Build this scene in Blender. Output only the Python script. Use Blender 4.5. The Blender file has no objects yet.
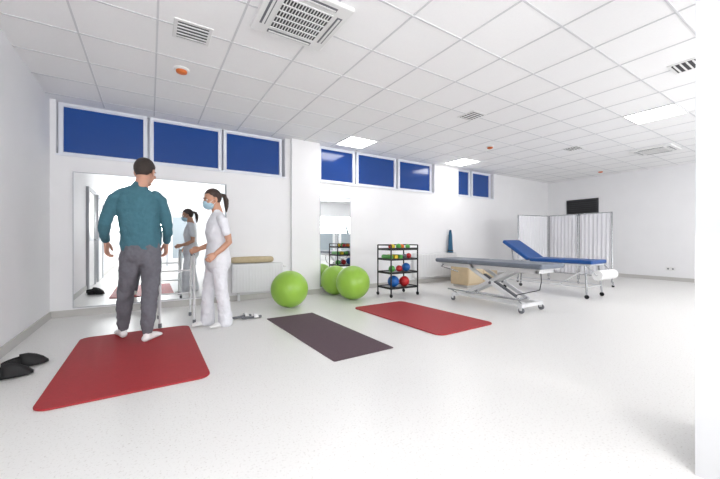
import bpy, bmesh, math, random
from mathutils import Vector, Matrix, Euler
random.seed(4)
scene = bpy.context.scene
COL = scene.collection
V = Vector

# ------------------------------------------------------------------ helpers
def lin(c):
    def f(v):
        v/=255.0
        return v/12.92 if v<=0.04045 else ((v+0.055)/1.055)**2.4
    return (f(c[0]),f(c[1]),f(c[2]),1.0)

def mat(name, rgb, rough=0.5, metal=0.0, var=0.0, vscale=8.0, bump=0.0, bscale=200.0, emit=0.0, emitc=None, coat=0.0):
    m=bpy.data.materials.new(name); m.use_nodes=True
    nt=m.node_tree; b=nt.nodes["Principled BSDF"]
    c=lin(rgb)
    b.inputs["Base Color"].default_value=c
    b.inputs["Roughness"].default_value=rough
    b.inputs["Metallic"].default_value=metal
    if coat: b.inputs["Coat Weight"].default_value=coat
    tc=nt.nodes.new("ShaderNodeTexCoord")
    if var>0:
        n=nt.nodes.new("ShaderNodeTexNoise"); n.inputs["Scale"].default_value=vscale; n.inputs["Detail"].default_value=4
        r=nt.nodes.new("ShaderNodeValToRGB")
        r.color_ramp.elements[0].position=0.3; r.color_ramp.elements[1].position=0.7
        r.color_ramp.elements[0].color=(c[0]*(1-var),c[1]*(1-var),c[2]*(1-var),1)
        r.color_ramp.elements[1].color=(min(1,c[0]*(1+var)),min(1,c[1]*(1+var)),min(1,c[2]*(1+var)),1)
        nt.links.new(tc.outputs["Object"],n.inputs["Vector"]); nt.links.new(n.outputs["Fac"],r.inputs["Fac"])
        nt.links.new(r.outputs["Color"],b.inputs["Base Color"])
    if bump>0:
        n2=nt.nodes.new("ShaderNodeTexNoise"); n2.inputs["Scale"].default_value=bscale
        bp=nt.nodes.new("ShaderNodeBump"); bp.inputs["Strength"].default_value=bump; bp.inputs["Distance"].default_value=0.01
        nt.links.new(tc.outputs["Object"],n2.inputs["Vector"]); nt.links.new(n2.outputs["Fac"],bp.inputs["Height"])
        nt.links.new(bp.outputs["Normal"],b.inputs["Normal"])
    if emit>0:
        b.inputs["Emission Color"].default_value=emitc or c
        b.inputs["Emission Strength"].default_value=emit
    return m

M_wall=mat("wall_paint",(244,244,246),0.7,var=0.01,vscale=3)
M_dado=mat("washable_paint",(216,217,219),0.4,var=0.01,vscale=3)
M_ceil=mat("ceiling_tile",(249,249,250),0.9,var=0.01,vscale=60,bump=0.08,bscale=300)
M_grid=mat("ceiling_bar",(216,217,220),0.6)
M_base=mat("skirting_vinyl",(202,200,197),0.5)
M_trim=mat("white_upvc",(236,239,246),0.35)
M_metalw=mat("white_metal",(228,229,231),0.35)
M_chrome=mat("chrome",(180,182,186),0.25,1.0)
M_black=mat("black_metal",(26,26,28),0.4)
M_rubber=mat("black_rubber",(24,24,26),0.7,bump=0.1)
M_red=mat("red_foam",(166,42,48),0.6,var=0.05,vscale=40,bump=0.12,bscale=260)
M_dark=mat("aubergine_foam",(88,68,77),0.75,var=0.06,vscale=50,bump=0.15,bscale=260)
M_green=mat("lime_vinyl",(150,194,72),0.3,var=0.03,vscale=5)
M_greyvin=mat("grey_vinyl",(114,122,134),0.45,var=0.04)
M_blue=mat("blue_vinyl",(16,78,150),0.4,var=0.04)
M_paper=mat("white_paper",(240,240,240),0.8)
M_cloth=mat("curtain_cloth",(228,228,232),0.85,bump=0.1)
M_beige=mat("beige_cloth",(194,178,146),0.85,var=0.06,vscale=20,bump=0.2)
M_wood=mat("pale_wood",(210,188,152),0.55,var=0.06,vscale=12)
M_mirror=mat("mirror_glass",(244,247,247),0.015,1.0)
M_glow=mat("light_diffuser",(255,255,255),0.5,emit=10.0,emitc=(1,0.985,0.97,1))
M_window=mat("window_dusk_glass",(18,48,110),0.12,emit=0.22,emitc=(0.02,0.12,0.46,1))
M_slot=mat("vent_dark",(60,60,64),0.7)
M_orange=mat("orange_plastic",(214,112,50),0.4)
M_plast=mat("white_plastic",(236,236,236),0.4)
M_bluepl=mat("petrol_plastic",(16,84,120),0.4)
M_doorg=mat("door_grey",(190,193,198),0.5)
M_skin=mat("skin",(204,154,132),0.5,var=0.04,vscale=20)
M_skinb=mat("skin_tan",(202,152,126),0.5,var=0.04,vscale=20)
M_hair=mat("dark_brown_hair",(50,39,34),0.55,var=0.3,vscale=90,bump=0.6,bscale=160)
M_hair2=mat("brown_hair",(58,41,34),0.5,var=0.3,vscale=90,bump=0.5,bscale=160)
M_teal=mat("teal_knit",(68,114,128),0.9,var=0.05,vscale=30,bump=0.3,bscale=260)
M_sweat=mat("grey_sweatpants",(108,108,116),0.9,var=0.07,vscale=40,bump=0.25,bscale=260)
M_scrub=mat("white_scrubs",(232,233,239),0.8,var=0.015,vscale=20)
M_sock=mat("white_sock",(240,240,240),0.85,bump=0.2)
M_mask=mat("surgical_mask",(168,200,216),0.8)
M_eye=mat("eye_white",(235,235,232),0.2)
M_iris=mat("iris",(50,36,28),0.2)
M_lip=mat("lips",(170,98,90),0.5)
M_yel=mat("yellow_rubber",(226,198,40),0.4)
M_bb=mat("blue_rubber",(28,100,180),0.35)
M_rr=mat("red_rubber",(196,38,42),0.35)
M_gr=mat("green_rubber",(84,168,74),0.4)
M_or=mat("orange_rubber",(226,120,40),0.4)
M_gy=mat("grey_rubber",(112,114,120),0.5)

# speckled vinyl floor
def floor_mat():
    m=bpy.data.materials.new("speckled_vinyl_floor"); m.use_nodes=True
    nt=m.node_tree; b=nt.nodes["Principled BSDF"]
    tc=nt.nodes.new("ShaderNodeTexCoord")
    n=nt.nodes.new("ShaderNodeTexNoise"); n.inputs["Scale"].default_value=85; n.inputs["Detail"].default_value=3
    r=nt.nodes.new("ShaderNodeValToRGB")
    r.color_ramp.elements[0].position=0.3; r.color_ramp.elements[0].color=lin((214,211,207))
    r.color_ramp.elements[1].position=0.42; r.color_ramp.elements[1].color=lin((237,236,234))
    nt.links.new(tc.outputs["Object"],n.inputs["Vector"]); nt.links.new(n.outputs["Fac"],r.inputs["Fac"])
    nt.links.new(r.outputs["Color"],b.inputs["Base Color"])
    b.inputs["Roughness"].default_value=0.30
    return m
M_floor=floor_mat()

def group(name, loc=(0,0,0)):
    e=bpy.data.objects.new(name,None); e.empty_display_size=0.1; e.location=loc
    COL.objects.link(e); return e

def finish(name,bm,mats,parent=None,smooth=False,bevel=0,recalc=True):
    if recalc: bmesh.ops.recalc_face_normals(bm,faces=bm.faces[:])
    me=bpy.data.meshes.new(name); bm.to_mesh(me); bm.free()
    if not isinstance(mats,(list,tuple)): mats=[mats]
    for m in mats: me.materials.append(m)
    if smooth:
        for p in me.polygons: p.use_smooth=True
    o=bpy.data.objects.new(name,me); COL.objects.link(o)
    if parent:
        o.parent=parent; o.matrix_parent_inverse=Matrix.Translation(parent.location).inverted()
    if bevel:
        md=o.modifiers.new("bevel","BEVEL"); md.width=bevel; md.segments=3; md.limit_method='ANGLE'
    return o

def addbox(bm,a,b,mi=0,M=None):
    vs=[bm.verts.new(((b if i&1 else a)[0],(b if i&2 else a)[1],(b if i&4 else a)[2])) for i in range(8)]
    if M:
        for v in vs: v.co=M@v.co
    for f in ((0,1,3,2),(4,6,7,5),(0,4,5,1),(2,3,7,6),(0,2,6,4),(1,5,7,3)):
        fc=bm.faces.new([vs[i] for i in f]); fc.material_index=mi
def box(name,a,b,m,parent=None,bevel=0,M=None):
    bm=bmesh.new(); addbox(bm,a,b,0,M); return finish(name,bm,m,parent,False,bevel)
def boxes(name,lst,m,parent=None,bevel=0):
    bm=bmesh.new()
    for a,b in lst: addbox(bm,a,b)
    return finish(name,bm,m,parent,False,bevel)

def tube(name,paths,r,m,parent=None,cyclic=False,bez=False):
    cu=bpy.data.curves.new(name,'CURVE'); cu.dimensions='3D'; cu.bevel_depth=r; cu.bevel_resolution=3; cu.use_fill_caps=True
    if not isinstance(paths[0][0],(tuple,list,Vector)): paths=[paths]
    for pts in paths:
        s=cu.splines.new('POLY'); s.points.add(len(pts)-1)
        for p,q in zip(s.points,pts): p.co=(q[0],q[1],q[2],1)
        s.use_cyclic_u=cyclic
    cu.materials.append(m)
    o=bpy.data.objects.new(name,cu); COL.objects.link(o)
    if parent:
        o.parent=parent; o.matrix_parent_inverse=Matrix.Translation(parent.location).inverted()
    return o

def loft(bm,pts,radii,ref=(1,0,0),M=None,n=20,mi=0):
    pts=[V(p) for p in pts]; rad=[(r,r) if not isinstance(r,(tuple,list)) else r for r in radii]
    ref=V(ref)
    if M is None: M=Matrix()
    def tan(i):
        a=pts[max(0,i-1)]; b=pts[min(len(pts)-1,i+1)]
        return (b-a).normalized()
    P=[];R=[];T=[]
    t0=tan(0); t1=tan(len(pts)-1); m0=min(rad[0]); m1=min(rad[-1])
    for th in (80,50,25):
        s=math.sin(math.radians(th)); c=math.cos(math.radians(th))
        P.append(pts[0]-t0*m0*s); R.append((rad[0][0]*c,rad[0][1]*c)); T.append(t0)
    for i,p in enumerate(pts): P.append(p);R.append(rad[i]);T.append(tan(i))
    for th in (25,50,80):
        s=math.sin(math.radians(th)); c=math.cos(math.radians(th))
        P.append(pts[-1]+t1*m1*s); R.append((rad[-1][0]*c,rad[-1][1]*c)); T.append(t1)
    prev=None;first=None
    for p,r,t in zip(P,R,T):
        s=(ref-t*ref.dot(t)).normalized(); u=t.cross(s)
        ring=[bm.verts.new(M@(p+s*math.cos(2*math.pi*k/n)*r[0]+u*math.sin(2*math.pi*k/n)*r[1])) for k in range(n)]
        if prev:
            for k in range(n):
                f=bm.faces.new((prev[k],prev[(k+1)%n],ring[(k+1)%n],ring[k])); f.material_index=mi
        else: first=ring
        prev=ring
    bm.faces.new(first[::-1]).material_index=mi; bm.faces.new(prev).material_index=mi
def ell(bm,c,r,M=None,rot=None,mi=0,seg=24):
    if M is None: M=Matrix()
    R=Euler(rot).to_matrix().to_4x4() if rot else Matrix()
    g=bmesh.ops.create_uvsphere(bm,u_segments=seg,v_segments=seg//2+2,radius=1.0,matrix=M@Matrix.Translation(c)@R@Matrix.Diagonal((r[0],r[1],r[2],1)))
    for v in g['verts']:
        for f in v.link_faces: f.material_index=mi
def blob(name,bm,m,voxel,parent,smooth=4,disp=0,dsize=0.15):
    o=finish(name,bm,m,parent,True)
    md=o.modifiers.new("remesh","REMESH"); md.mode='VOXEL'; md.voxel_size=voxel; md.use_smooth_shade=True
    s=o.modifiers.new("smooth","SMOOTH"); s.iterations=smooth; s.factor=0.5
    if disp:
        tx=bpy.data.textures.new(name+"_folds",'CLOUDS'); tx.noise_scale=dsize; tx.noise_depth=2
        d=o.modifiers.new("folds","DISPLACE"); d.texture=tx; d.strength=disp; d.mid_level=0.5; d.texture_coords='GLOBAL'
    return o
def lathe(name,prof,c,m,parent=None,n=28):
    bm=bmesh.new(); prev=None
    for r,z in prof:
        ring=[bm.verts.new((c[0]+r*math.cos(2*math.pi*k/n),c[1]+r*math.sin(2*math.pi*k/n),c[2]+z)) for k in range(n)]
        if prev:
            for k in range(n): bm.faces.new((prev[k],prev[(k+1)%n],ring[(k+1)%n],ring[k]))
        else: bm.faces.new(ring)
        prev=ring
    bm.faces.new(prev)
    return finish(name,bm,m,parent,True)
def sphere(name,c,r,m,parent=None):
    bm=bmesh.new(); rr=r if isinstance(r,(tuple,list)) else (r,r,r)
    ell(bm,c,rr,seg=32); return finish(name,bm,m,parent,True)
def cyl(name,p,q,r,m,parent=None,n=24):
    p=V(p);q=V(q);bm=bmesh.new();t=(q-p).normalized()
    s=t.orthogonal().normalized();u=t.cross(s)
    A=[bm.verts.new(p+s*math.cos(2*math.pi*k/n)*r+u*math.sin(2*math.pi*k/n)*r) for k in range(n)]
    B=[bm.verts.new(q+s*math.cos(2*math.pi*k/n)*r+u*math.sin(2*math.pi*k/n)*r) for k in range(n)]
    for k in range(n): bm.faces.new((A[k],A[(k+1)%n],B[(k+1)%n],B[k]))
    bm.faces.new(A);bm.faces.new(B)
    return finish(name,bm,m,parent,False,bevel=min(0.006,r*0.3))

# ------------------------------------------------------------------ room
XL,XR,YB,YS,H=-1.1,11.0,5.8,-3.2,2.87
box("floor",(XL-.2,YS-.2,-.1),(XR+.2,YB+.3,0),M_floor)
box("ceiling",(XL-.2,YS-.2,H),(XR+.2,YB+.3,H+.1),M_ceil)
box("wall_left",(XL-.2,YS-.2,0),(XL,YB+.3,H),M_wall)
box("wall_right",(XR,YS-.2,0),(XR+.2,YB+.3,H),M_wall)
box("wall_front",(XL,YS-.2,0),(XR,YS,H),M_wall)
ZS=2.14
boxes("wall_back",[((XL,YB,0),(XR,YB+.3,ZS)),((XL,YB,ZS),(-1.04,YB+.3,H)),((2.08,YB,ZS),(2.78,YB+.3,H)),
      ((5.85,YB,ZS),(6.7,YB+.3,H)),((8.15,YB,ZS),(XR,YB+.3,H))],M_wall)
box("pillar_back",(2.18,YB-.07,0),(2.74,YB,H),M_wall,bevel=.004)
boxes("trim_sill",[((-1.04,YB-.02,ZS),(2.08,YB+.2,ZS+.025)),((2.78,YB-.02,ZS),(5.85,YB+.2,ZS+.025)),((6.7,YB-.02,ZS),(8.15,YB+.2,ZS+.025))],M_trim)
def window(n,x0,x1,z0=2.2,z1=2.835):
    g=group("window_%d"%n,((x0+x1)/2,YB+.12,(z0+z1)/2)); y0,y1=YB+.08,YB+.16; f=.05
    boxes("frame",[((x0-f,y0,ZS+.025),(x1+f,y1,z0)),((x0-f,y0,z1),(x1+f,y1,H)),((x0-f,y0,z0),(x0,y1,z1)),((x1,y0,z0),(x1+f,y1,z1))],M_trim,g)
    box("pane",(x0,YB+.11,z0),(x1,YB+.13,z1),M_window,g)
    boxes("bead",[((x0,y0+.015,z0),(x1,YB+.11,z0+.012)),((x0,y0+.015,z1-.012),(x1,YB+.11,z1))],M_trim,g)
for i,(a,b) in enumerate([(-.98,-.08),(.05,.96),(1.09,2.0),(2.84,3.57),(3.71,4.67),(4.83,5.78),(6.79,7.2),(7.36,8.06)]):
    window(i+1,a,b)
box("wall_return",(XL,YB+.2,ZS),(XR,YB+.28,H),M_wall)
# skirting
box("baseboard_left",(XL,YS,0),(XL+.015,YB,.09),M_base)
boxes("baseboard_back",[((XL+.015,YB-.015,0),(2.18,YB,.09)),((2.165,YB-.085,0),(2.755,YB-.07,.09)),((2.74,YB-.015,0),(XR-.015,YB,.09))],M_base)
box("baseboard_right",(XR-.015,YS,0),(XR,YB,.09),M_base)
# near pillar with washable lower paint
g=group("pillar_near",(2.3,.1,0))
box("shaft_lower",(2.01,-.25,0),(2.6,.43,1.055),M_dado,g)
box("shaft_upper",(2.012,-.248,1.055),(2.598,.428,H),mat("pillar_paint",(202,206,211),.7,var=.01),g)
# ceiling grid bars
T=.59; L=[]
x=3.005-7*T
while x<XR: 
    if x>XL: L.append(((x-.008,YS,H-.004),(x+.008,YB,H)))
    x+=T
y=5.005-14*T
while y<YB:
    if y>YS: L.append(((XL,y-.008,H-.0045),(XR,y+.008,H)))
    y+=T
boxes("trim_ceiling_grid",L,M_grid)
# light panels
def panel(x,y):
    g=group("ceiling_light_panel",(x,y,H))
    h=.295
    box("diffuser",(x-h+.02,y-h+.02,H-.012),(x+h-.02,y+h-.02,H-.002),M_glow,g)
    boxes("frame",[((x-h,y-h,H-.014),(x+h,y-h+.02,H)),((x-h,y+h-.02,H-.014),(x+h,y+h,H)),((x-h,y-h+.02,H-.014),(x-h+.02,y+h-.02,H)),((x+h-.02,y-h+.02,H-.014),(x+h,y+h-.02,H))],M_plast,g)
for p in [(3.3,5.3),(6.25,5.3),(6.25,1.76),(.35,-1.19),(3.3,-1.19),(6.25,-1.19),(9.2,-1.19),(9.2,1.17),(-.24,-2.4)]:  # past the first three, panels are out of view, added for illumination
    panel(*p)
# AC cassettes
M_louv=mat("louvre_grey",(118,120,126),.5)
def cassette(x,y,s=.33):
    g=group("air_conditioner",(x,y,H))
    box("panel",(x-s,y-s,H-.035),(x+s,y+s,H),M_plast,g,bevel=.012)
    z=H-.0375; a=s*.60
    box("grille_back",(x-a,y-a,z),(x+a,y+a,z+.004),M_slot,g)
    L=[]
    k=16
    for i in range(k+1):
        c=-a+2*a*i/k; L.append(((x+c-.0035,y-a,z-.006),(x+c+.0035,y+a,z)))
    for i in range(6):
        c=-a+2*a*i/5; L.append(((x-a,y+c-.006,z-.0065),(x+a,y+c+.006,z)))
    boxes("grille_slats",L,M_plast,g)
    L=[];b=s*.79;w=s*.07
    L+= [((x-a,y-b-w,z),(x+a,y-b+w,z+.003)),((x-a,y+b-w,z),(x+a,y+b+w,z+.003)),((x-b-w,y-a,z),(x-b+w,y+a,z+.003)),((x+b-w,y-a,z),(x+b+w,y+a,z+.003))]
    boxes("louvre_slots",L,M_louv,g)
    L=[((x-a+.01,y-b-w*.3,z-.008),(x+a-.01,y-b+w*.5,z-.004)),((x-a+.01,y+b-w*.5,z-.008),(x+a-.01,y+b+w*.3,z-.004)),((x-b-w*.3,y-a+.01,z-.008),(x-b+w*.5,y+a-.01,z-.004)),((x+b-w*.5,y-a+.01,z-.008),(x+b+w*.3,y+a-.01,z-.004))]
    boxes("louvre_flaps",L,M_plast,g)
cassette(1.05,2.56,.33)
cassette(8.7,2.45,.33)
def vent(x,y,s=.12):
    g=group("air_vent",(x,y,H)); z=H-.012
    box("frame",(x-s-.03,y-s-.03,z+.002),(x+s+.03,y+s+.03,H),M_plast,g,bevel=.004)
    box("duct",(x-s,y-s,z),(x+s,y+s,z+.002),M_slot,g)
    boxes("vanes",[((x-s,y-s+2*s*(i+.5)/5-.007,z-.006),(x+s,y-s+2*s*(i+.5)/5+.007,z)) for i in range(5)],M_plast,g)
for p in [(.32,3.27),(4.03,3.24),(7.2,3.31),(4.78,1.06)]: vent(*p)
def detector(x,y,s=1):
    g=group("smoke_detector",(x,y,H))
    lathe("base",[(.075*s,0),(.075*s,-.012),(.06*s,-.02)],(x,y,H),M_plast,g)
    lathe("dome",[(.055*s,-.018),(.052*s,-.04),(.03*s,-.05),(.008,-.052)],(x,y,H),M_orange,g)
detector(.29,4.04); detector(5.67,4.12); detector(10.2,4.0)

# mirrors
g=group("wall_mirror",(.1,YB-.02,1.0))
box("glass",(-.86,YB-.020,.12),(1.06,YB-.016,1.93),M_mirror,g)
box("backing",(-.87,YB-.016,.11),(1.07,YB,1.94),M_doorg,g)
box("seam",(.098,YB-.0215,.12),(.102,YB-.0195,1.93),M_doorg,g)
g=group("wall_mirror",(3.1,YB-.02,1.0))
box("glass",(2.78,YB-.020,.12),(3.44,YB-.016,1.85),M_mirror,g)
box("backing",(2.765,YB-.016,.105),(3.455,YB,1.865),M_doorg,g)
# doors / windows seen in the mirrors
def door_x(n,y0,y1,x):
    g=group("door_%d"%n,(x,(y0+y1)/2,0))
    box("leaf",(x,y0,0.01),(x+.03,y1,2.05),M_plast,g)
    boxes("frame",[((x,y0-.07,0),(x+.05,y0,2.12)),((x,y1,0),(x+.05,y1+.07,2.12)),((x,y0,2.05),(x+.05,y1,2.12))],M_doorg,g)
    box("glazing",(x+.03,y0+.2,1.0),(x+.034,y1-.2,1.9),mat("frosted_glass",(200,210,214),.3),g)
    tube("handle",[(x+.03,y0+.08,1.02),(x+.08,y0+.08,1.02),(x+.08,y0+.2,1.02)],.01,M_chrome,g)
door_x(1,.4,1.3,XL); door_x(2,1.9,2.8,XL)
M_glz=mat("glazing_tint",(170,180,187),.15)
def door_y(n,x0,x1,y):
    g=group("door_%d"%n,((x0+x1)/2,y,0))
    box("leaf",(x0,y,0.01),(x1,y+.03,2.05),M_plast,g)
    boxes("frame",[((x0-.07,y,0),(x0,y+.05,2.12)),((x1,y,0),(x1+.07,y+.05,2.12)),((x0,y,2.05),(x1,y+.05,2.12))],M_doorg,g)
    box("glazing",(x0+.15,y+.03,.3),(x1-.15,y+.034,1.9),M_glz,g)
door_y(3,6.9,7.9,YS); door_y(4,8.1,9.1,YS); door_y(5,.6,1.5,YS)

# radiators
def radiator(x0,x1,z0,z1):
    g=group("radiator",((x0+x1)/2,YB-.07,0)); y0,y1=YB-.12,YB-.03
    box("panel",(x0,y0+.008,z0),(x1,y1,z1),M_metalw,g,bevel=.008)
    n=int((x1-x0)/.05)
    boxes("ribs",[((x0+.02+i*.05,y0,z0+.03),(x0+.045+i*.05,y0+.01,z1-.03)) for i in range(n)],M_metalw,g,bevel=.003)
    boxes("top_grille",[((x0+.01+i*.03,y0+.015,z1),(x0+.02+i*.03,y1-.005,z1+.006)) for i in range(int((x1-x0)/.03))],M_metalw,g)
    boxes("feet",[((x0+.1,y0+.03,0),(x0+.13,y1,z0)),((x1-.13,y0+.03,0),(x1-.1,y1,z0))],M_metalw,g)
    cyl("valve",(x1+.02,YB-.07,z1-.06),(x1+.07,YB-.07,z1-.06),.02,M_plast,g)
radiator(1.14,2.0,.14,.62)
radiator(5.1,6.5,.14,.70)
# rolled beige towel on radiator
g=group("rolled_towel",(1.47,YB-.07,.69))
bm=bmesh.new(); loft(bm,[(1.17,YB-.075,.686),(1.47,YB-.075,.688),(1.79,YB-.075,.686)],[.052,.056,.052],ref=(0,1,0)); finish("roll",bm,M_beige,g,True)
tube("roll_edge",[[(xx,YB-.075+.008*k*math.cos(k*.9),.687+.008*k*math.sin(k*.9)) for k in range(1,7)] for xx in (1.145,1.815)],.004,M_wood,g)
# petrol-coloured stacked cones on radiator
cy=YB-.09
g=group("exercise_cone",(6.3,cy,.7))
lathe("cone",[(.072,0.006),(.072,.03),(.066,.04),(.045,.42),(.035,.5),(.028,.56),(.01,.57)],(6.3,cy,.70),M_bluepl,g)
lathe("cone_rim",[(.066,.05),(.070,.055),(.068,.07),(.062,.075)],(6.3,cy,.70),M_black,g)

# ------------------------------------------------------------------ mats
def exmat(name,x0,x1,y0,y1,r,m,th=.014,rot=0):
    bm=bmesh.new(); pts=[]
    for cx,cy,a0 in ((x1-r,y1-r,0),(x0+r,y1-r,90),(x0+r,y0+r,180),(x1-r,y0+r,270)):
        for k in range(9):
            a=math.radians(a0+k*90/8); pts.append((cx+r*math.cos(a),cy+r*math.sin(a)))
    c=V(((x0+x1)/2,(y0+y1)/2,0)); R=Matrix.Rotation(math.radians(rot),4,'Z')
    vs=[bm.verts.new(c+R@(V((p[0],p[1],0.0005))-c)) for p in pts]
    f=bm.faces.new(vs); e=bmesh.ops.extrude_face_region(bm,geom=[f])
    for v in [q for q in e['geom'] if isinstance(q,bmesh.types.BMVert)]: v.co.z=th
    return finish(name,bm,m,None,False,bevel=.004)
exmat("exercise_mat",-.60,.39,2.68,4.42,.09,M_red)
exmat("exercise_mat",2.58,3.54,2.50,4.24,.10,M_red,rot=1)
exmat("yoga_mat",1.29,1.94,2.46,4.26,.02,M_dark,.006,rot=1)

# ------------------------------------------------------------------ gym balls
def gymball(x,y,r):
    g=group("exercise_ball",(x,y,r))
    bm=bmesh.new(); n=40; rows=56; prev=None
    A=Matrix.Translation((x,y,r+.001))@Euler((1.2,.3,.4)).to_matrix().to_4x4()
    for j in range(rows+1):
        th=math.pi*j/rows; rr=r*(1-.006*(1 if (j%6==0 and 8<j<rows-8) else 0))
        ring=[bm.verts.new(A@V((rr*math.sin(th)*math.cos(2*math.pi*k/n),rr*math.sin(th)*math.sin(2*math.pi*k/n),rr*math.cos(th)))) for k in range(n)]
        if prev:
            for k in range(n): bm.faces.new((prev[k],prev[(k+1)%n],ring[(k+1)%n],ring[k]))
        prev=ring
    bmesh.ops.remove_doubles(bm,verts=bm.verts[:],dist=1e-5)
    finish("ball_skin",bm,M_green,g,True)
    cyl("valve_plug",A@V((0,0,-r*.995)),A@V((0,0,-r*1.003)),.012,M_plast,g)
gymball(1.79,4.80,.278); gymball(2.94,4.84,.290); gymball(2.93,5.46,.27)

# ------------------------------------------------------------------ trolley
x0,x1,y0,y1=3.58,4.2,4.6,5.0
g=group("storage_trolley",((x0+x1)/2,(y0+y1)/2,0))
for i,(a,b) in enumerate(((x0,y0),(x1,y0),(x0,y1),(x1,y1))):
    tube("post_%d"%(i+1),[(a,b,.07),(a,b,.93)],.013,M_black,g)
    cyl("caster_%d"%(i+1),(a-.012,b,.035),(a+.012,b,.035),.034,M_rubber,g)
    tube("caster_fork_%d"%(i+1),[(a,b,.035),(a,b,.075)],.011,M_chrome,g)
tube("top_rails",[[(x0,y0,.93),(x0,y1,.93)],[(x1,y0,.93),(x1,y1,.93)],[(x0,y1,.93),(x1,y1,.93)],[(x0,y0,.87),(x1,y0,.87)]],.011,M_black,g)
for i,z in enumerate((.15,.42,.66,.84)):
    box("shelf_%d"%(i+1),(x0,y0,z),(x1,y1,z+.015),mat("trolley_tray_%d"%i,(150,152,156),.35,.6),g)
    boxes("shelf_lip_%d"%(i+1),[((x0,y0-.006,z-.005),(x1,y0+.006,z+.03)),((x0,y1-.006,z-.005),(x1,y1+.006,z+.03)),((x0-.006,y0,z-.005),(x0+.006,y1,z+.03)),((x1-.006,y0,z-.005),(x1+.006,y1,z+.03))],M_black,g)
def tb(x,y,z,r,m,n): sphere(n,(x,y,z+r),r,m,g)
z=.165
tb(3.74,4.74,z,.105,M_bb,"ball_blue"); tb(3.98,4.72,z,.095,M_rr,"ball_red"); tb(4.1,4.88,z,.07,M_yel,"ball_yellow"); tb(3.86,4.90,z,.08,M_bb,"ball_blue_small")
z=.435
tb(4.04,4.74,z,.08,M_bb,"ball_azure"); tb(3.88,4.75,z,.06,M_rr,"ball_crimson"); tb(3.72,4.76,z,.06,M_gr,"ball_green"); tb(4.1,4.9,z,.05,M_or,"ball_orange")
z=.675
for k,m in enumerate((M_gr,M_yel,M_gr)):
    cyl("foam_roll_%d"%(k+1),(3.64+k*.11,4.66,z+.04),(3.64+k*.11,4.92,z+.04),.04,m,g)
tb(4.0,4.74,z,.045,M_gy,"ball_grey"); tb(4.12,4.76,z,.05,M_rr,"ball_scarlet")
z=.855
tb(3.74,4.76,z,.045,M_yel,"ball_lemon"); tb(3.86,4.74,z,.05,M_gr,"ball_lime"); tb(3.97,4.78,z,.045,M_or,"ball_amber"); tb(4.08,4.74,z,.045,M_gr,"ball_mint")
tb(3.80,4.90,z,.045,M_rr,"ball_ruby")

# ------------------------------------------------------------------ treatment table (grey)
x0,x1,y0,y1=4.32,4.92,2.36,4.28
g=group("treatment_table",(4.6,3.35,0))
box("cushion_main",(x0,y0,.63),(x1,3.52,.70),M_greyvin,g,bevel=.028)
box("cushion_head",(x0,3.54,.63),(x1,y1,.70),M_greyvin,g,bevel=.028)
boxes("deck",[((x0+.04,y0+.05,.612),(x1-.04,3.5,.63)),((x0+.04,3.56,.612),(x1-.04,y1-.05,.63))],M_metalw,g)
boxes("upper_frame",[((x0+.08,y0+.1,.565),(x0+.12,y1-.1,.612)),((x1-.12,y0+.1,.565),(x1-.08,y1-.1,.612)),((x0+.08,y0+.1,.565),(x1-.08,y0+.14,.612)),((x0+.08,3.5,.565),(x1-.08,3.56,.612)),((x0+.08,y1-.14,.565),(x1-.08,y1-.1,.612))],M_metalw,g,bevel=.004)
boxes("base_frame",[((4.42,2.68,.09),(4.47,3.86,.14)),((4.73,2.68,.09),(4.78,3.86,.14)),((4.33,2.64,.08),(4.87,2.71,.13)),((4.33,3.83,.08),(4.87,3.90,.13))],M_metalw,g,bevel=.006)
def bar(name,p,q,w,t,m,par):
    p=V(p);q=V(q);d=q-p;Lg=d.length
    R=d.to_track_quat('Y','Z').to_matrix().to_4x4()
    box(name,(-w/2,0,-t/2),(w/2,Lg,t/2),m,par,bevel=.005,M=Matrix.Translation(p)@R)
for i,xx in enumerate((4.445,4.755)):
    bar("scissor_arm_a%d"%i,(xx,2.78,.14),(xx,3.62,.58),.03,.055,M_metalw,g)
    bar("scissor_arm_b%d"%i,(xx+.032 if i==0 else xx-.032,3.72,.14),(xx+.032 if i==0 else xx-.032,2.86,.58),.03,.055,M_metalw,g)
    cyl("pivot_%d"%i,(xx-.03,3.22,.365),(xx+.06 if i==0 else xx+.03,3.22,.365),.022,M_gy,g)
tube("cross_tubes",[[(4.44,2.82,.16),(4.76,2.82,.16)],[(4.44,3.68,.16),(4.76,3.68,.16)],[(4.44,3.6,.56),(4.76,3.6,.56)]],.016,M_chrome,g)
bar("actuator",(4.6,2.9,.17),(4.6,3.45,.45),.06,.06,M_gy,g)
tube("foot_bar",[(4.27,2.62,.2),(4.27,3.92,.2)],.012,M_chrome,g)
tube("foot_bar_arms",[[(4.27,2.66,.2),(4.42,2.70,.12)],[(4.27,3.88,.2),(4.42,3.84,.12)]],.009,M_chrome,g)
for i,(a,b) in enumerate(((4.35,2.66),(4.85,2.66),(4.35,3.88),(4.85,3.88))):
    cyl("wheel_%d"%(i+1),(a-.015,b,.042),(a+.015,b,.042),.041,M_gy,g)
    box("wheel_yoke_%d"%(i+1),(a-.024,b-.02,.042),(a+.024,b+.02,.09),M_metalw,g,bevel=.005)
tube("tilt_lever",[(4.36,4.1,.60),(4.32,4.12,.56),(4.32,3.75,.50)],.009,M_chrome,g)
tube("handset_cable",[(4.55,2.5,.60),(4.53,2.48,.45),(4.56,2.52,.33),(4.6,2.6,.3),(4.6,2.9,.2)],.006,M_rubber,g)

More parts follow.
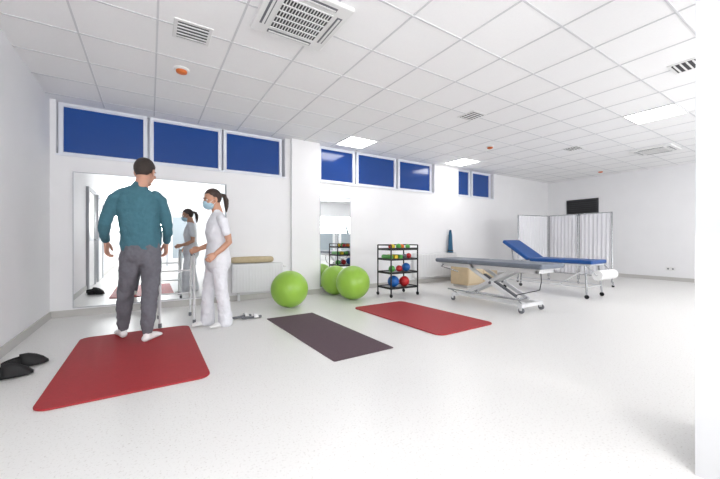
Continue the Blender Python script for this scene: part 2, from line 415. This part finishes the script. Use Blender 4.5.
# ------------------------------------------------------------------ examination couch (blue)
g=group("examination_couch",(6.65,3.4,0))
x0,x1=6.36,6.94
box("seat_pad",(x0,2.62,.60),(x1,3.73,.67),M_blue,g,bevel=.025)
a=math.atan2(.36,.55)
MB=Matrix.Translation((0,3.76,.635))@Matrix.Rotation(a,4,'X')
box("back_pad",(x0,0,-.035),(x1,.66,.035),M_blue,g,bevel=.025,M=MB)
tube("frame_rails",[[(x0+.04,2.66,.585),(x0+.04,4.3,.585)],[(x1-.04,2.66,.585),(x1-.04,4.3,.585)],[(x0+.04,2.66,.585),(x1-.04,2.66,.585)],[(x0+.04,4.3,.585),(x1-.04,4.3,.585)]],.016,M_metalw,g)
tube("back_strut",[[(x0+.06,4.1,.585),(x0+.06,4.14,.84)],[(x1-.06,4.1,.585),(x1-.06,4.14,.84)]],.011,M_chrome,g)
for i,(xa,ya,xb,yb) in enumerate(((x0+.04,2.74,x0+.0,2.70),(x1-.04,2.74,x1,2.70),(x0+.04,4.2,x0,4.26),(x1-.04,4.2,x1,4.26))):
    tube("leg_%d"%(i+1),[(xa,ya,.585),(xb,yb,.07)],.016,M_chrome,g)
    cyl("caster_%d"%(i+1),(xb-.012,yb,.037),(xb+.012,yb,.037),.036,M_rubber,g)
tube("braces",[[(x0+.01,2.71,.2),(x0+.01,4.24,.2)],[(x1-.01,2.71,.2),(x1-.01,4.24,.2)],[(x0+.01,2.71,.2),(x1-.01,2.71,.2)],[(x0+.03,2.74,.5),(x0+.03,3.2,.2)]],.010,M_metalw,g)
cyl("paper_roll",(x0+.0,2.54,.42),(x1+.02,2.54,.42),.085,M_paper,g)
tube("roll_holder",[(x0-.03,2.70,.585),(x0-.03,2.54,.42),(x1+.05,2.54,.42),(x1+.05,2.70,.585)],.008,M_chrome,g)

# ------------------------------------------------------------------ wooden chest behind the table
g=group("wooden_bench",(6.1,4.85,0))
box("carcass",(5.62,4.62,.06),(6.62,5.08,.50),M_wood,g,bevel=.006)
box("lid",(5.60,4.60,.50),(6.64,5.10,.54),M_wood,g,bevel=.008)
boxes("drawer_fronts",[((5.65,4.605,.10),(6.10,4.62,.47)),((6.14,4.605,.10),(6.59,4.62,.47))],mat("drawer_wood",(222,204,172),.5),g,bevel=.003)
boxes("plinth",[((5.66,4.66,0),(6.58,5.04,.06))],M_base,g)

# ------------------------------------------------------------------ privacy screen
P=[(7.53,4.70),(8.50,4.47),(8.44,3.76),(8.40,3.06)]
g=group("privacy_screen",(8.1,4.0,0))
ztop=1.62
for i in range(3):
    a=V((P[i][0],P[i][1],0)); b=V((P[i+1][0],P[i+1][1],0)); d=(b-a).normalized(); nrm=V((-d.y,d.x,0))
    a2=a+d*.02; b2=b-d*.02
    tube("frame_%d"%(i+1),[(a2.x,a2.y,.1),(a2.x,a2.y,ztop),(b2.x,b2.y,ztop),(b2.x,b2.y,.1)],.014,M_chrome,g)
    tube("rail_%d"%(i+1),[(a2.x,a2.y,.22),(b2.x,b2.y,.22)],.010,M_chrome,g)
    bm=bmesh.new(); n=80; Lg=(b2-a2).length; prev=None
    for j in range(n+1):
        s=.02+(Lg-.04)*j/n
        col=[]
        for zi,zz in enumerate((ztop-.012,ztop-.2,1.0,.6,.24)):
            amp=.006+.008*zi/4
            off=amp*math.sin(s*2*math.pi/.085+zi*.15)+.004*math.sin(s*23+zi)
            p=a2+d*s+nrm*off; col.append(bm.verts.new((p.x,p.y,zz)))
        if prev:
            for k in range(4): bm.faces.new((prev[k],col[k],col[k+1],prev[k+1]))
        prev=col
    finish("curtain_%d"%(i+1),bm,M_cloth,g,True,recalc=False)
for i,p in enumerate(P):
    cyl("caster_%d"%(i+1),(p[0]-.01,p[1],.028),(p[0]+.01,p[1],.028),.027,M_rubber,g)
    tube("foot_%d"%(i+1),[[(p[0],p[1],.03),(p[0],p[1],.12)],[(p[0]-.12,p[1]-.06,.06),(p[0]+.12,p[1]+.06,.06)]],.011,M_chrome,g)

# right wall items
g=group("wall_hatch",(XR-.02,4.8,2.0))
boxes("frame",[((XR-.04,4.36,1.76),(XR,5.22,1.80)),((XR-.04,4.36,2.20),(XR,5.22,2.24)),((XR-.04,4.36,1.80),(XR,4.40,2.20)),((XR-.04,5.18,1.80),(XR,5.22,2.20))],M_slot,g)
box("opening",(XR-.02,4.40,1.80),(XR-.005,5.18,2.20),M_black,g)
boxes("slats",[((XR-.03,4.40,1.83+i*.06),(XR-.02,5.18,1.84+i*.06)) for i in range(6)],M_slot,g)
g=group("power_socket",(XR-.01,2.79,.3))
box("plate",(XR-.012,2.70,.25),(XR,2.88,.34),M_plast,g,bevel=.004)
for k in (2.745,2.835): cyl("outlet_%d"%int(k*1000),(XR-.016,k,.295),(XR-.012,k,.295),.02,M_gy,g)

# ------------------------------------------------------------------ shoes on floor
def clog(g,x,y,ang,m,sole,n,closed=True):
    M=Matrix.Translation((x,y,0))@Matrix.Rotation(math.radians(ang),4,'Z')
    bm=bmesh.new()
    loft(bm,[(0,-.11,.016),(0,-.03,.015),(0,.05,.015),(0,.12,.018)],[(.034,.014),(.033,.013),(.043,.013),(.036,.013)],ref=(1,0,0),M=M); finish("sole_"+n,bm,sole,g,True)
    bm=bmesh.new(); nn=16; rows=[]
    ys=[(-.02,.044,.112),(.03,.050,.110),(.08,.051,.090),(.12,.043,.062),(.15,.018,.030)] if closed else [(.03,.044,.062),(.055,.045,.058),(.085,.043,.048)]
    for yy,w,h in ys:
        rows.append([bm.verts.new(M@V((w*math.cos(math.pi*k/nn),yy,.012+(h-.012)*math.sin(math.pi*k/nn)))) for k in range(nn+1)])
    for r0,r1 in zip(rows,rows[1:]):
        for k in range(nn): bm.faces.new((r0[k],r0[k+1],r1[k+1],r1[k]))
    o=finish("upper_"+n,bm,m,g,True); s=o.modifiers.new("thick","SOLIDIFY"); s.thickness=.004
    if closed:
        bm=bmesh.new(); pr=None
        for k in range(19):
            a=math.pi*k/18; px=.044*math.cos(a); py=-.02-.105*math.sin(a)**.8
            h=.085-.020*math.sin(a)
            cur=[bm.verts.new(M@V((px,py,.012))),bm.verts.new(M@V((px*1.04,py,.045))),bm.verts.new(M@V((px*.95,py*.99,h)))]
            if pr:
                for q in range(2): bm.faces.new((pr[q],cur[q],cur[q+1],pr[q+1]))
            pr=cur
        o=finish("heel_counter_"+n,bm,m,g,True); s=o.modifiers.new("thick","SOLIDIFY"); s.thickness=.008
g=group("black_clogs",(-.85,3.64,0))
clog(g,-.90,3.46,-78,M_rubber,M_rubber,"a"); clog(g,-.86,3.70,-70,M_rubber,M_rubber,"b")
g=group("white_sandals",(1.09,4.47,0))
clog(g,1.02,4.50,-75,M_plast,M_gy,"a",False); clog(g,1.12,4.40,-95,M_plast,M_gy,"b",False)

# ------------------------------------------------------------------ walking frame
g=group("walking_frame",(.30,4.75,0))
xa,xb,dy=.10,.46,.08
def side(x):
    return [(x,4.42+dy,.02),(x+.005,4.50+dy,.80),(x+.005,4.56+dy,.83),(x+.005,4.78+dy,.83),(x+.005,4.84+dy,.80),(x,4.92+dy,.02)]
tube("sides",[side(xa),side(xb)],.0135,M_metalw,g)
tube("cross_bars",[[(xa,4.86+dy,.62),(xb,4.86+dy,.62)],[(xa,4.88+dy,.32),(xb,4.88+dy,.32)],[(xa,4.46+dy,.42),(xa,4.88+dy,.42)],[(xb,4.46+dy,.42),(xb,4.88+dy,.42)]],.010,M_metalw,g)
tube("grips",[[(xa+.005,4.57+dy,.832),(xa+.005,4.77+dy,.832)],[(xb+.005,4.57+dy,.832),(xb+.005,4.77+dy,.832)]],.019,M_gy,g)
for i,(a,b) in enumerate(((xa,4.42+dy),(xb,4.42+dy),(xa,4.92+dy),(xb,4.92+dy))):
    cyl("ferrule_%d"%(i+1),(a,b,.001),(a,b,.05),.019,M_gy,g)

# ------------------------------------------------------------------ people
def build_hand(name,wrist,fdir,thumb,palm,m,parent,curl=(18,38,52),s=1.0,voxel=.0035):
    y=V(fdir).normalized(); x=V(thumb); x=(x-y*x.dot(y)).normalized(); z=x.cross(y)
    if z.dot(V(palm))<0: z=-z
    M=Matrix(((x.x,y.x,z.x,wrist[0]),(x.y,y.y,z.y,wrist[1]),(x.z,y.z,z.z,wrist[2]),(0,0,0,1)))@Matrix.Scale(s,4)
    bm=bmesh.new()
    loft(bm,[(0,-.04,0),(0,.0,0),(0,.03,.002),(0,.065,.002),(0,.092,0)],[(.026,.020),(.027,.019),(.037,.018),(.041,.016),(.039,.012)],ref=(1,0,0),M=M)
    for fx,ln,r,e in ((.031,.072,.0088,0),(.0105,.080,.009,4),(-.0105,.074,.0086,8),(-.030,.058,.0078,14)):
        p=V((fx*.96,.082,0)); pts=[p.copy()]; rr=[r*1.05]; ang=0; sx=fx*.06
        for k,fr in enumerate((.46,.30,.24)):
            ang+=math.radians(curl[k]*(0.7 if k==0 else .8)+e*.3)
            dv=V((sx,math.cos(ang),math.sin(ang)))
            mid=p+dv*ln*fr*.5; p=p+dv*ln*fr
            pts+= [mid,p.copy()]; rr+=[r*(1-.07*k),r*(.98-.10*k)]
        loft(bm,pts,rr,ref=(1,0,0),M=M,n=12)
    loft(bm,[(.018,.012,.006),(.038,.036,.014),(.050,.062,.022),(.054,.086,.026)],[.015,.0125,.0105,.0085],ref=(0,0,1),M=M,n=12)
    blob(name,bm,m,voxel,parent,smooth=2)

def head(parent,c,yaw,pitch,skin,hairm,style,roll=0,sc=1.0):
    M=Matrix.Translation(c)@Matrix.Rotation(math.radians(yaw),4,'Z')@Matrix.Rotation(math.radians(pitch),4,'X')@Matrix.Rotation(math.radians(roll),4,'Y')@Matrix.Scale(sc,4)
    bm=bmesh.new()
    ell(bm,(0,-.008,.028),(.074,.093,.092),M)
    ell(bm,(0,.028,-.035),(.060,.060,.075),M)
    ell(bm,(0,.02,-.07),(.052,.058,.042),M)
    ell(bm,(0,.068,-.097),(.022,.018,.018),M)
    ell(bm,(0,.078,.026),(.048,.016,.011),M)
    for s in (-1,1): 
        ell(bm,(s*.040,.062,-.028),(.022,.022,.02),M)
        ell(bm,(s*.080,-.008,-.010),(.010,.020,.034),M,rot=(0.15,0,s*.5))
    loft(bm,[(0,.086,.018),(0,.098,-.008),(0,.108,-.028)],[(.008,.007),(.009,.008),(.015,.011)],M=M,n=12)
    ell(bm,(0,.088,-.060),(.022,.010,.008),M)
    loft(bm,[(0,-.02,-.03),(0,-.03,-.10),(0,-.035,-.17)],[.052,.052,.058],M=M)
    blob("head",bm,skin,.004,parent,smooth=4)
    for s,n in ((-1,"left"),(1,"right")):
        bm=bmesh.new(); ell(bm,(s*.031,.0765,.002),(.0135,.0115,.0095),M,seg=16); finish("eye_"+n,bm,M_eye,parent,True)
        bm=bmesh.new(); ell(bm,(s*.031,.0855,.002),(.006,.004,.006),M,seg=12); finish("iris_"+n,bm,M_iris,parent,True)
        bm=bmesh.new(); loft(bm,[(s*.014,.094,.022),(s*.03,.093,.027),(s*.048,.082,.022)],[.003,.0035,.0025],ref=(0,0,1),M=M,n=8); finish("brow_"+n,bm,hairm,parent,True)
    bm=bmesh.new(); ell(bm,(0,.096,-.060),(.021,.006,.006),M,seg=14); finish("mouth",bm,M_lip,parent,True)
    # hair shell
    bm=bmesh.new(); bmesh.ops.create_uvsphere(bm,u_segments=64,v_segments=48,radius=1)
    kill=[]
    for v in bm.verts:
        p=V((v.co.x*.081,-.012+v.co.y*.099,.032+v.co.z*.100))
        if style=='man': lim=-.055 if p.y<-.045 else (-.055+(p.y+.045)*1.5 if p.y<.0 else (.012+ (p.y)*1.0 if p.y<.05 else .07+ (p.y-.05)*.3))
        else: lim=-.060 if p.y<-.045 else (-.060+(p.y+.045)*1.6 if p.y<.0 else (.012+ (p.y)*1.1 if p.y<.05 else .072))
        if p.z<lim: kill.append(v)
        rag=1+.012*math.sin(v.co.x*40)*math.sin(v.co.z*31+v.co.y*25)
        p=V((p.x*rag,p.y*rag,p.z*(rag if p.z>0 else 1)))
        v.co=M@p
    bmesh.ops.delete(bm,geom=kill,context='VERTS')
    o=finish("hair",bm,hairm,parent,True); sm=o.modifiers.new("thick","SOLIDIFY"); sm.thickness=.010; sm.offset=-1
    return M

# ---- man
z0=.015
g=group("man",(-.1,4.05,0)); MZ=Matrix.Translation((0,0,z0))
bm=bmesh.new()
loft(bm,[(-.075,4.05,.965),(-.078,4.05,1.06),(-.088,4.045,1.2),(-.10,4.04,1.33),(-.10,4.04,1.43),(-.095,4.045,1.50),(-.085,4.055,1.545)],
     [(.182,.134),(.172,.128),(.178,.126),(.192,.126),(.192,.114),(.150,.092),(.078,.070)],M=MZ,n=32)
loft(bm,[(-.235,4.04,1.462),(-.290,4.035,1.415),(-.335,4.03,1.30),(-.368,4.03,1.17),(-.380,4.09,1.09),(-.372,4.18,1.01)],[.060,.064,.057,.051,.046,.038],ref=(0,1,0),M=MZ)
loft(bm,[(.045,4.04,1.462),(.095,4.035,1.415),(.130,4.02,1.30),(.155,4.01,1.17),(.162,4.07,1.08),(.153,4.16,1.00)],[.060,.064,.057,.051,.046,.038],ref=(0,1,0),M=MZ)
blob("sweater",bm,M_teal,.008,g,smooth=5,disp=.020,dsize=.08)
bm=bmesh.new()
loft(bm,[(-.085,4.055,1.53),(-.08,4.06,1.565)],[(.066,.062),(.060,.058)],M=MZ,n=24); blob("collar",bm,M_teal,.005,g,smooth=2)
bm=bmesh.new()
loft(bm,[(-.075,4.05,1.02),(-.075,4.045,.94),(-.075,4.045,.86)],[(.160,.112),(.172,.128),(.166,.124)],M=MZ,n=28)
loft(bm,[(-.155,4.05,.87),(-.175,4.08,.70),(-.20,4.12,.53),(-.215,4.17,.36),(-.23,4.21,.20),(-.235,4.225,.10)],[.098,.092,.077,.072,.064,.048],M=MZ)
loft(bm,[(.005,4.045,.87),(.012,4.02,.70),(.005,4.00,.53),(-.005,3.97,.36),(-.015,3.945,.20),(-.02,3.935,.10)],[.098,.092,.077,.072,.064,.048],M=MZ)
blob("sweatpants",bm,M_sweat,.008,g,smooth=4,disp=.026,dsize=.07)
for n,a,t in (("left",V((-.237,4.225,0)),V((-.30,4.43,0))),("right",V((-.02,3.93,0)),V((.10,4.10,0)))):
    d=(t-a).normalized(); bm=bmesh.new()
    loft(bm,[a+V((0,0,.16)),a+V((0,0,.08)),a+V((0,0,.045))],[.038,.038,.036],M=MZ)
    side_=V((d.y,-d.x,0))
    loft(bm,[a-d*.03+V((0,0,.034)),a+d*.06+V((0,0,.040)),a+d*.13+V((0,0,.030)),a+d*.185+V((0,0,.020))],[(.034,.034),(.038,.040),(.046,.030),(.036,.018)],ref=side_,M=MZ)
    blob("sock_"+n,bm,M_sock,.005,g,smooth=3)
build_hand("hand_left",(-.371,4.195,.985+z0),(-.0,.22,-.95),(.25,.9,.2),(1,0,0),M_skin,g,s=1.08)
build_hand("hand_right",(.151,4.175,.975+z0),(0,.22,-.95),(-.25,.9,.2),(-1,0,0),M_skin,g,s=1.08)
head(g,(-.040,4.10,1.715+z0),-32,-8,M_skin,M_hair,'man',sc=1.12)
bm=bmesh.new(); loft(bm,[(-.09,4.05,1.50),(-.075,4.06,1.58),(-.055,4.08,1.66)],[.062,.060,.058],M=MZ); blob("neck",bm,M_skin,.005,g,smooth=3)

# ---- woman
WX,WY,WA=.68,4.26,96
g=group("woman",(WX,WY,0)); W=Matrix.Translation((WX,WY,0))@Matrix.Rotation(math.radians(WA),4,'Z')
bm=bmesh.new()
loft(bm,[(0,-.01,.76),(0,-.01,.86),(0,0,1.0),(0,.012,1.12),(0,.005,1.22),(0,-.005,1.29),(0,-.005,1.335),(0,0,1.36)],
     [(.186,.146),(.180,.136),(.142,.104),(.150,.120),(.160,.108),(.150,.088),(.105,.068),(.06,.052)],M=W,n=28)
for s in (-1,1):
    loft(bm,[(s*.13,-.005,1.28),(s*.175,-.015,1.25),(s*.200,-.035,1.17),(s*.208,-.045,1.12)],[.052,.056,.054,.054],ref=(0,1,0),M=W)
blob("tunic",bm,M_scrub,.007,g,smooth=4,disp=.014,dsize=.07)
bm=bmesh.new()
loft(bm,[(0,0,.92),(0,-.01,.86),(0,-.01,.80)],[(.14,.105),(.155,.115),(.150,.11)],M=W,n=24)
loft(bm,[(-.085,-.01,.80),(-.095,-.01,.62),(-.10,-.02,.45),(-.105,-.05,.25),(-.11,-.07,.06)],[.088,.082,.070,.072,.082],M=W)
loft(bm,[(.085,.0,.80),(.095,.03,.62),(.10,.07,.45),(.10,.08,.25),(.10,.08,.06)],[.088,.082,.070,.072,.082],M=W)
blob("trousers",bm,M_scrub,.007,g,smooth=3,disp=.022,dsize=.06)
for n,x,y in (("left",-.11,-.07),("right",.10,.08)):
    bm=bmesh.new(); loft(bm,[(x,y-.05,.034),(x,y+.04,.034),(x,y+.12,.028),(x,y+.165,.022)],[(.034,.034),(.036,.034),(.042,.028),(.032,.020)],ref=(1,0,0),M=W)
    blob("shoe_"+n,bm,M_plast,.005,g,smooth=2)
# arms
armL=[(-.195,-.03,1.2),(-.205,-.06,1.09),(-.212,-.075,1.00),(-.200,-.01,.93),(-.190,.065,.865)]
armR=[(.195,-.03,1.2),(.205,-.04,1.09),(.210,-.04,1.00),(.195,.05,.955),(.175,.15,.92)]
for n,A in (("left",armL),("right",armR)):
    bm=bmesh.new(); loft(bm,A,[.042,.040,.038,.034,.026],ref=(1,0,0),M=W); blob("arm_"+n,bm,M_skinb,.005,g,smooth=3)
R3=W.to_3x3()
build_hand("hand_left",W@V(armL[-1]),R3@V((.02,.75,-.65)),R3@V((.3,.6,.7)),R3@V((1,0,-.2)),M_skinb,g,s=.9)
build_hand("hand_right",W@V(armR[-1]),R3@V((-.02,.9,-.3)),R3@V((-.3,.3,.9)),R3@V((-1,0,-.2)),M_skinb,g,s=.9)
hc=W@V((0,.05,1.505))
HM=head(g,hc,WA+4,-10,M_skinb,M_hair2,'woman',sc=1.0)
bm=bmesh.new(); loft(bm,[(0,0,1.31),(0,.01,1.37),(0,.03,1.44)],[.050,.045,.046],M=W); blob("neck",bm,M_skinb,.005,g,smooth=3)
bm=bmesh.new(); ell(bm,(0,.050,-.060),(.064,.068,.054),HM); ell(bm,(0,.092,-.030),(.022,.026,.026),HM); blob("face_mask",bm,M_mask,.004,g,smooth=4)
tube("mask_loops",[[HM@V(p) for p in ((s*.058,.06,-.035),(s*.078,.0,.0),(s*.083,-.022,.0),(s*.078,-.018,-.03),(s*.056,.05,-.085))] for s in (-1,1)],.0018,M_plast,g)
bm=bmesh.new(); ell(bm,(0,-.108,.045),(.024,.020,.024),HM)
loft(bm,[(0,-.11,.05),(0,-.145,.03),(0,-.158,-.03),(0,-.148,-.10),(0,-.135,-.16)],[.018,.028,.030,.024,.010],M=HM); blob("ponytail",bm,M_hair2,.005,g,smooth=2,disp=.008,dsize=.02)

# ------------------------------------------------------------------ lights
def area(name,loc,size,power,rot=(0,0,0),sy=None,col=(1,1,1)):
    l=bpy.data.lights.new(name,'AREA'); l.energy=power; l.size=size; l.color=col
    if sy: l.shape='RECTANGLE'; l.size_y=sy
    o=bpy.data.objects.new(name,l); o.location=loc; o.rotation_euler=rot; COL.objects.link(o); return o
area("bounce_fill",(-.3,-2.4,1.7),1.4,112,(math.radians(132),0,math.radians(6)),1.0,(1,.995,.985))  # three unseen fill lamps added behind the camera to brighten ceiling and room
area("bounce_fill",(5.5,-2.4,1.7),4.5,112,(math.radians(130),0,math.radians(16)),1.0)
area("bounce_fill",(9.0,-1.8,1.7),2.5,28,(math.radians(125),0,math.radians(0)),1.0)
w=bpy.data.worlds.new("world"); scene.world=w; w.use_nodes=True
w.node_tree.nodes["Background"].inputs[0].default_value=(.2,.3,.6,1); w.node_tree.nodes["Background"].inputs[1].default_value=.3

# ------------------------------------------------------------------ camera
cam=bpy.data.cameras.new("camera"); cam.lens=16.5; cam.sensor_width=36; cam.clip_start=.02
co=bpy.data.objects.new("camera",cam); co.location=(0,0,1.03); co.rotation_euler=(math.radians(90),0,math.radians(-32.5)); COL.objects.link(co)
scene.camera=co
scene.view_settings.view_transform='Standard'
scene.view_settings.exposure=0.17
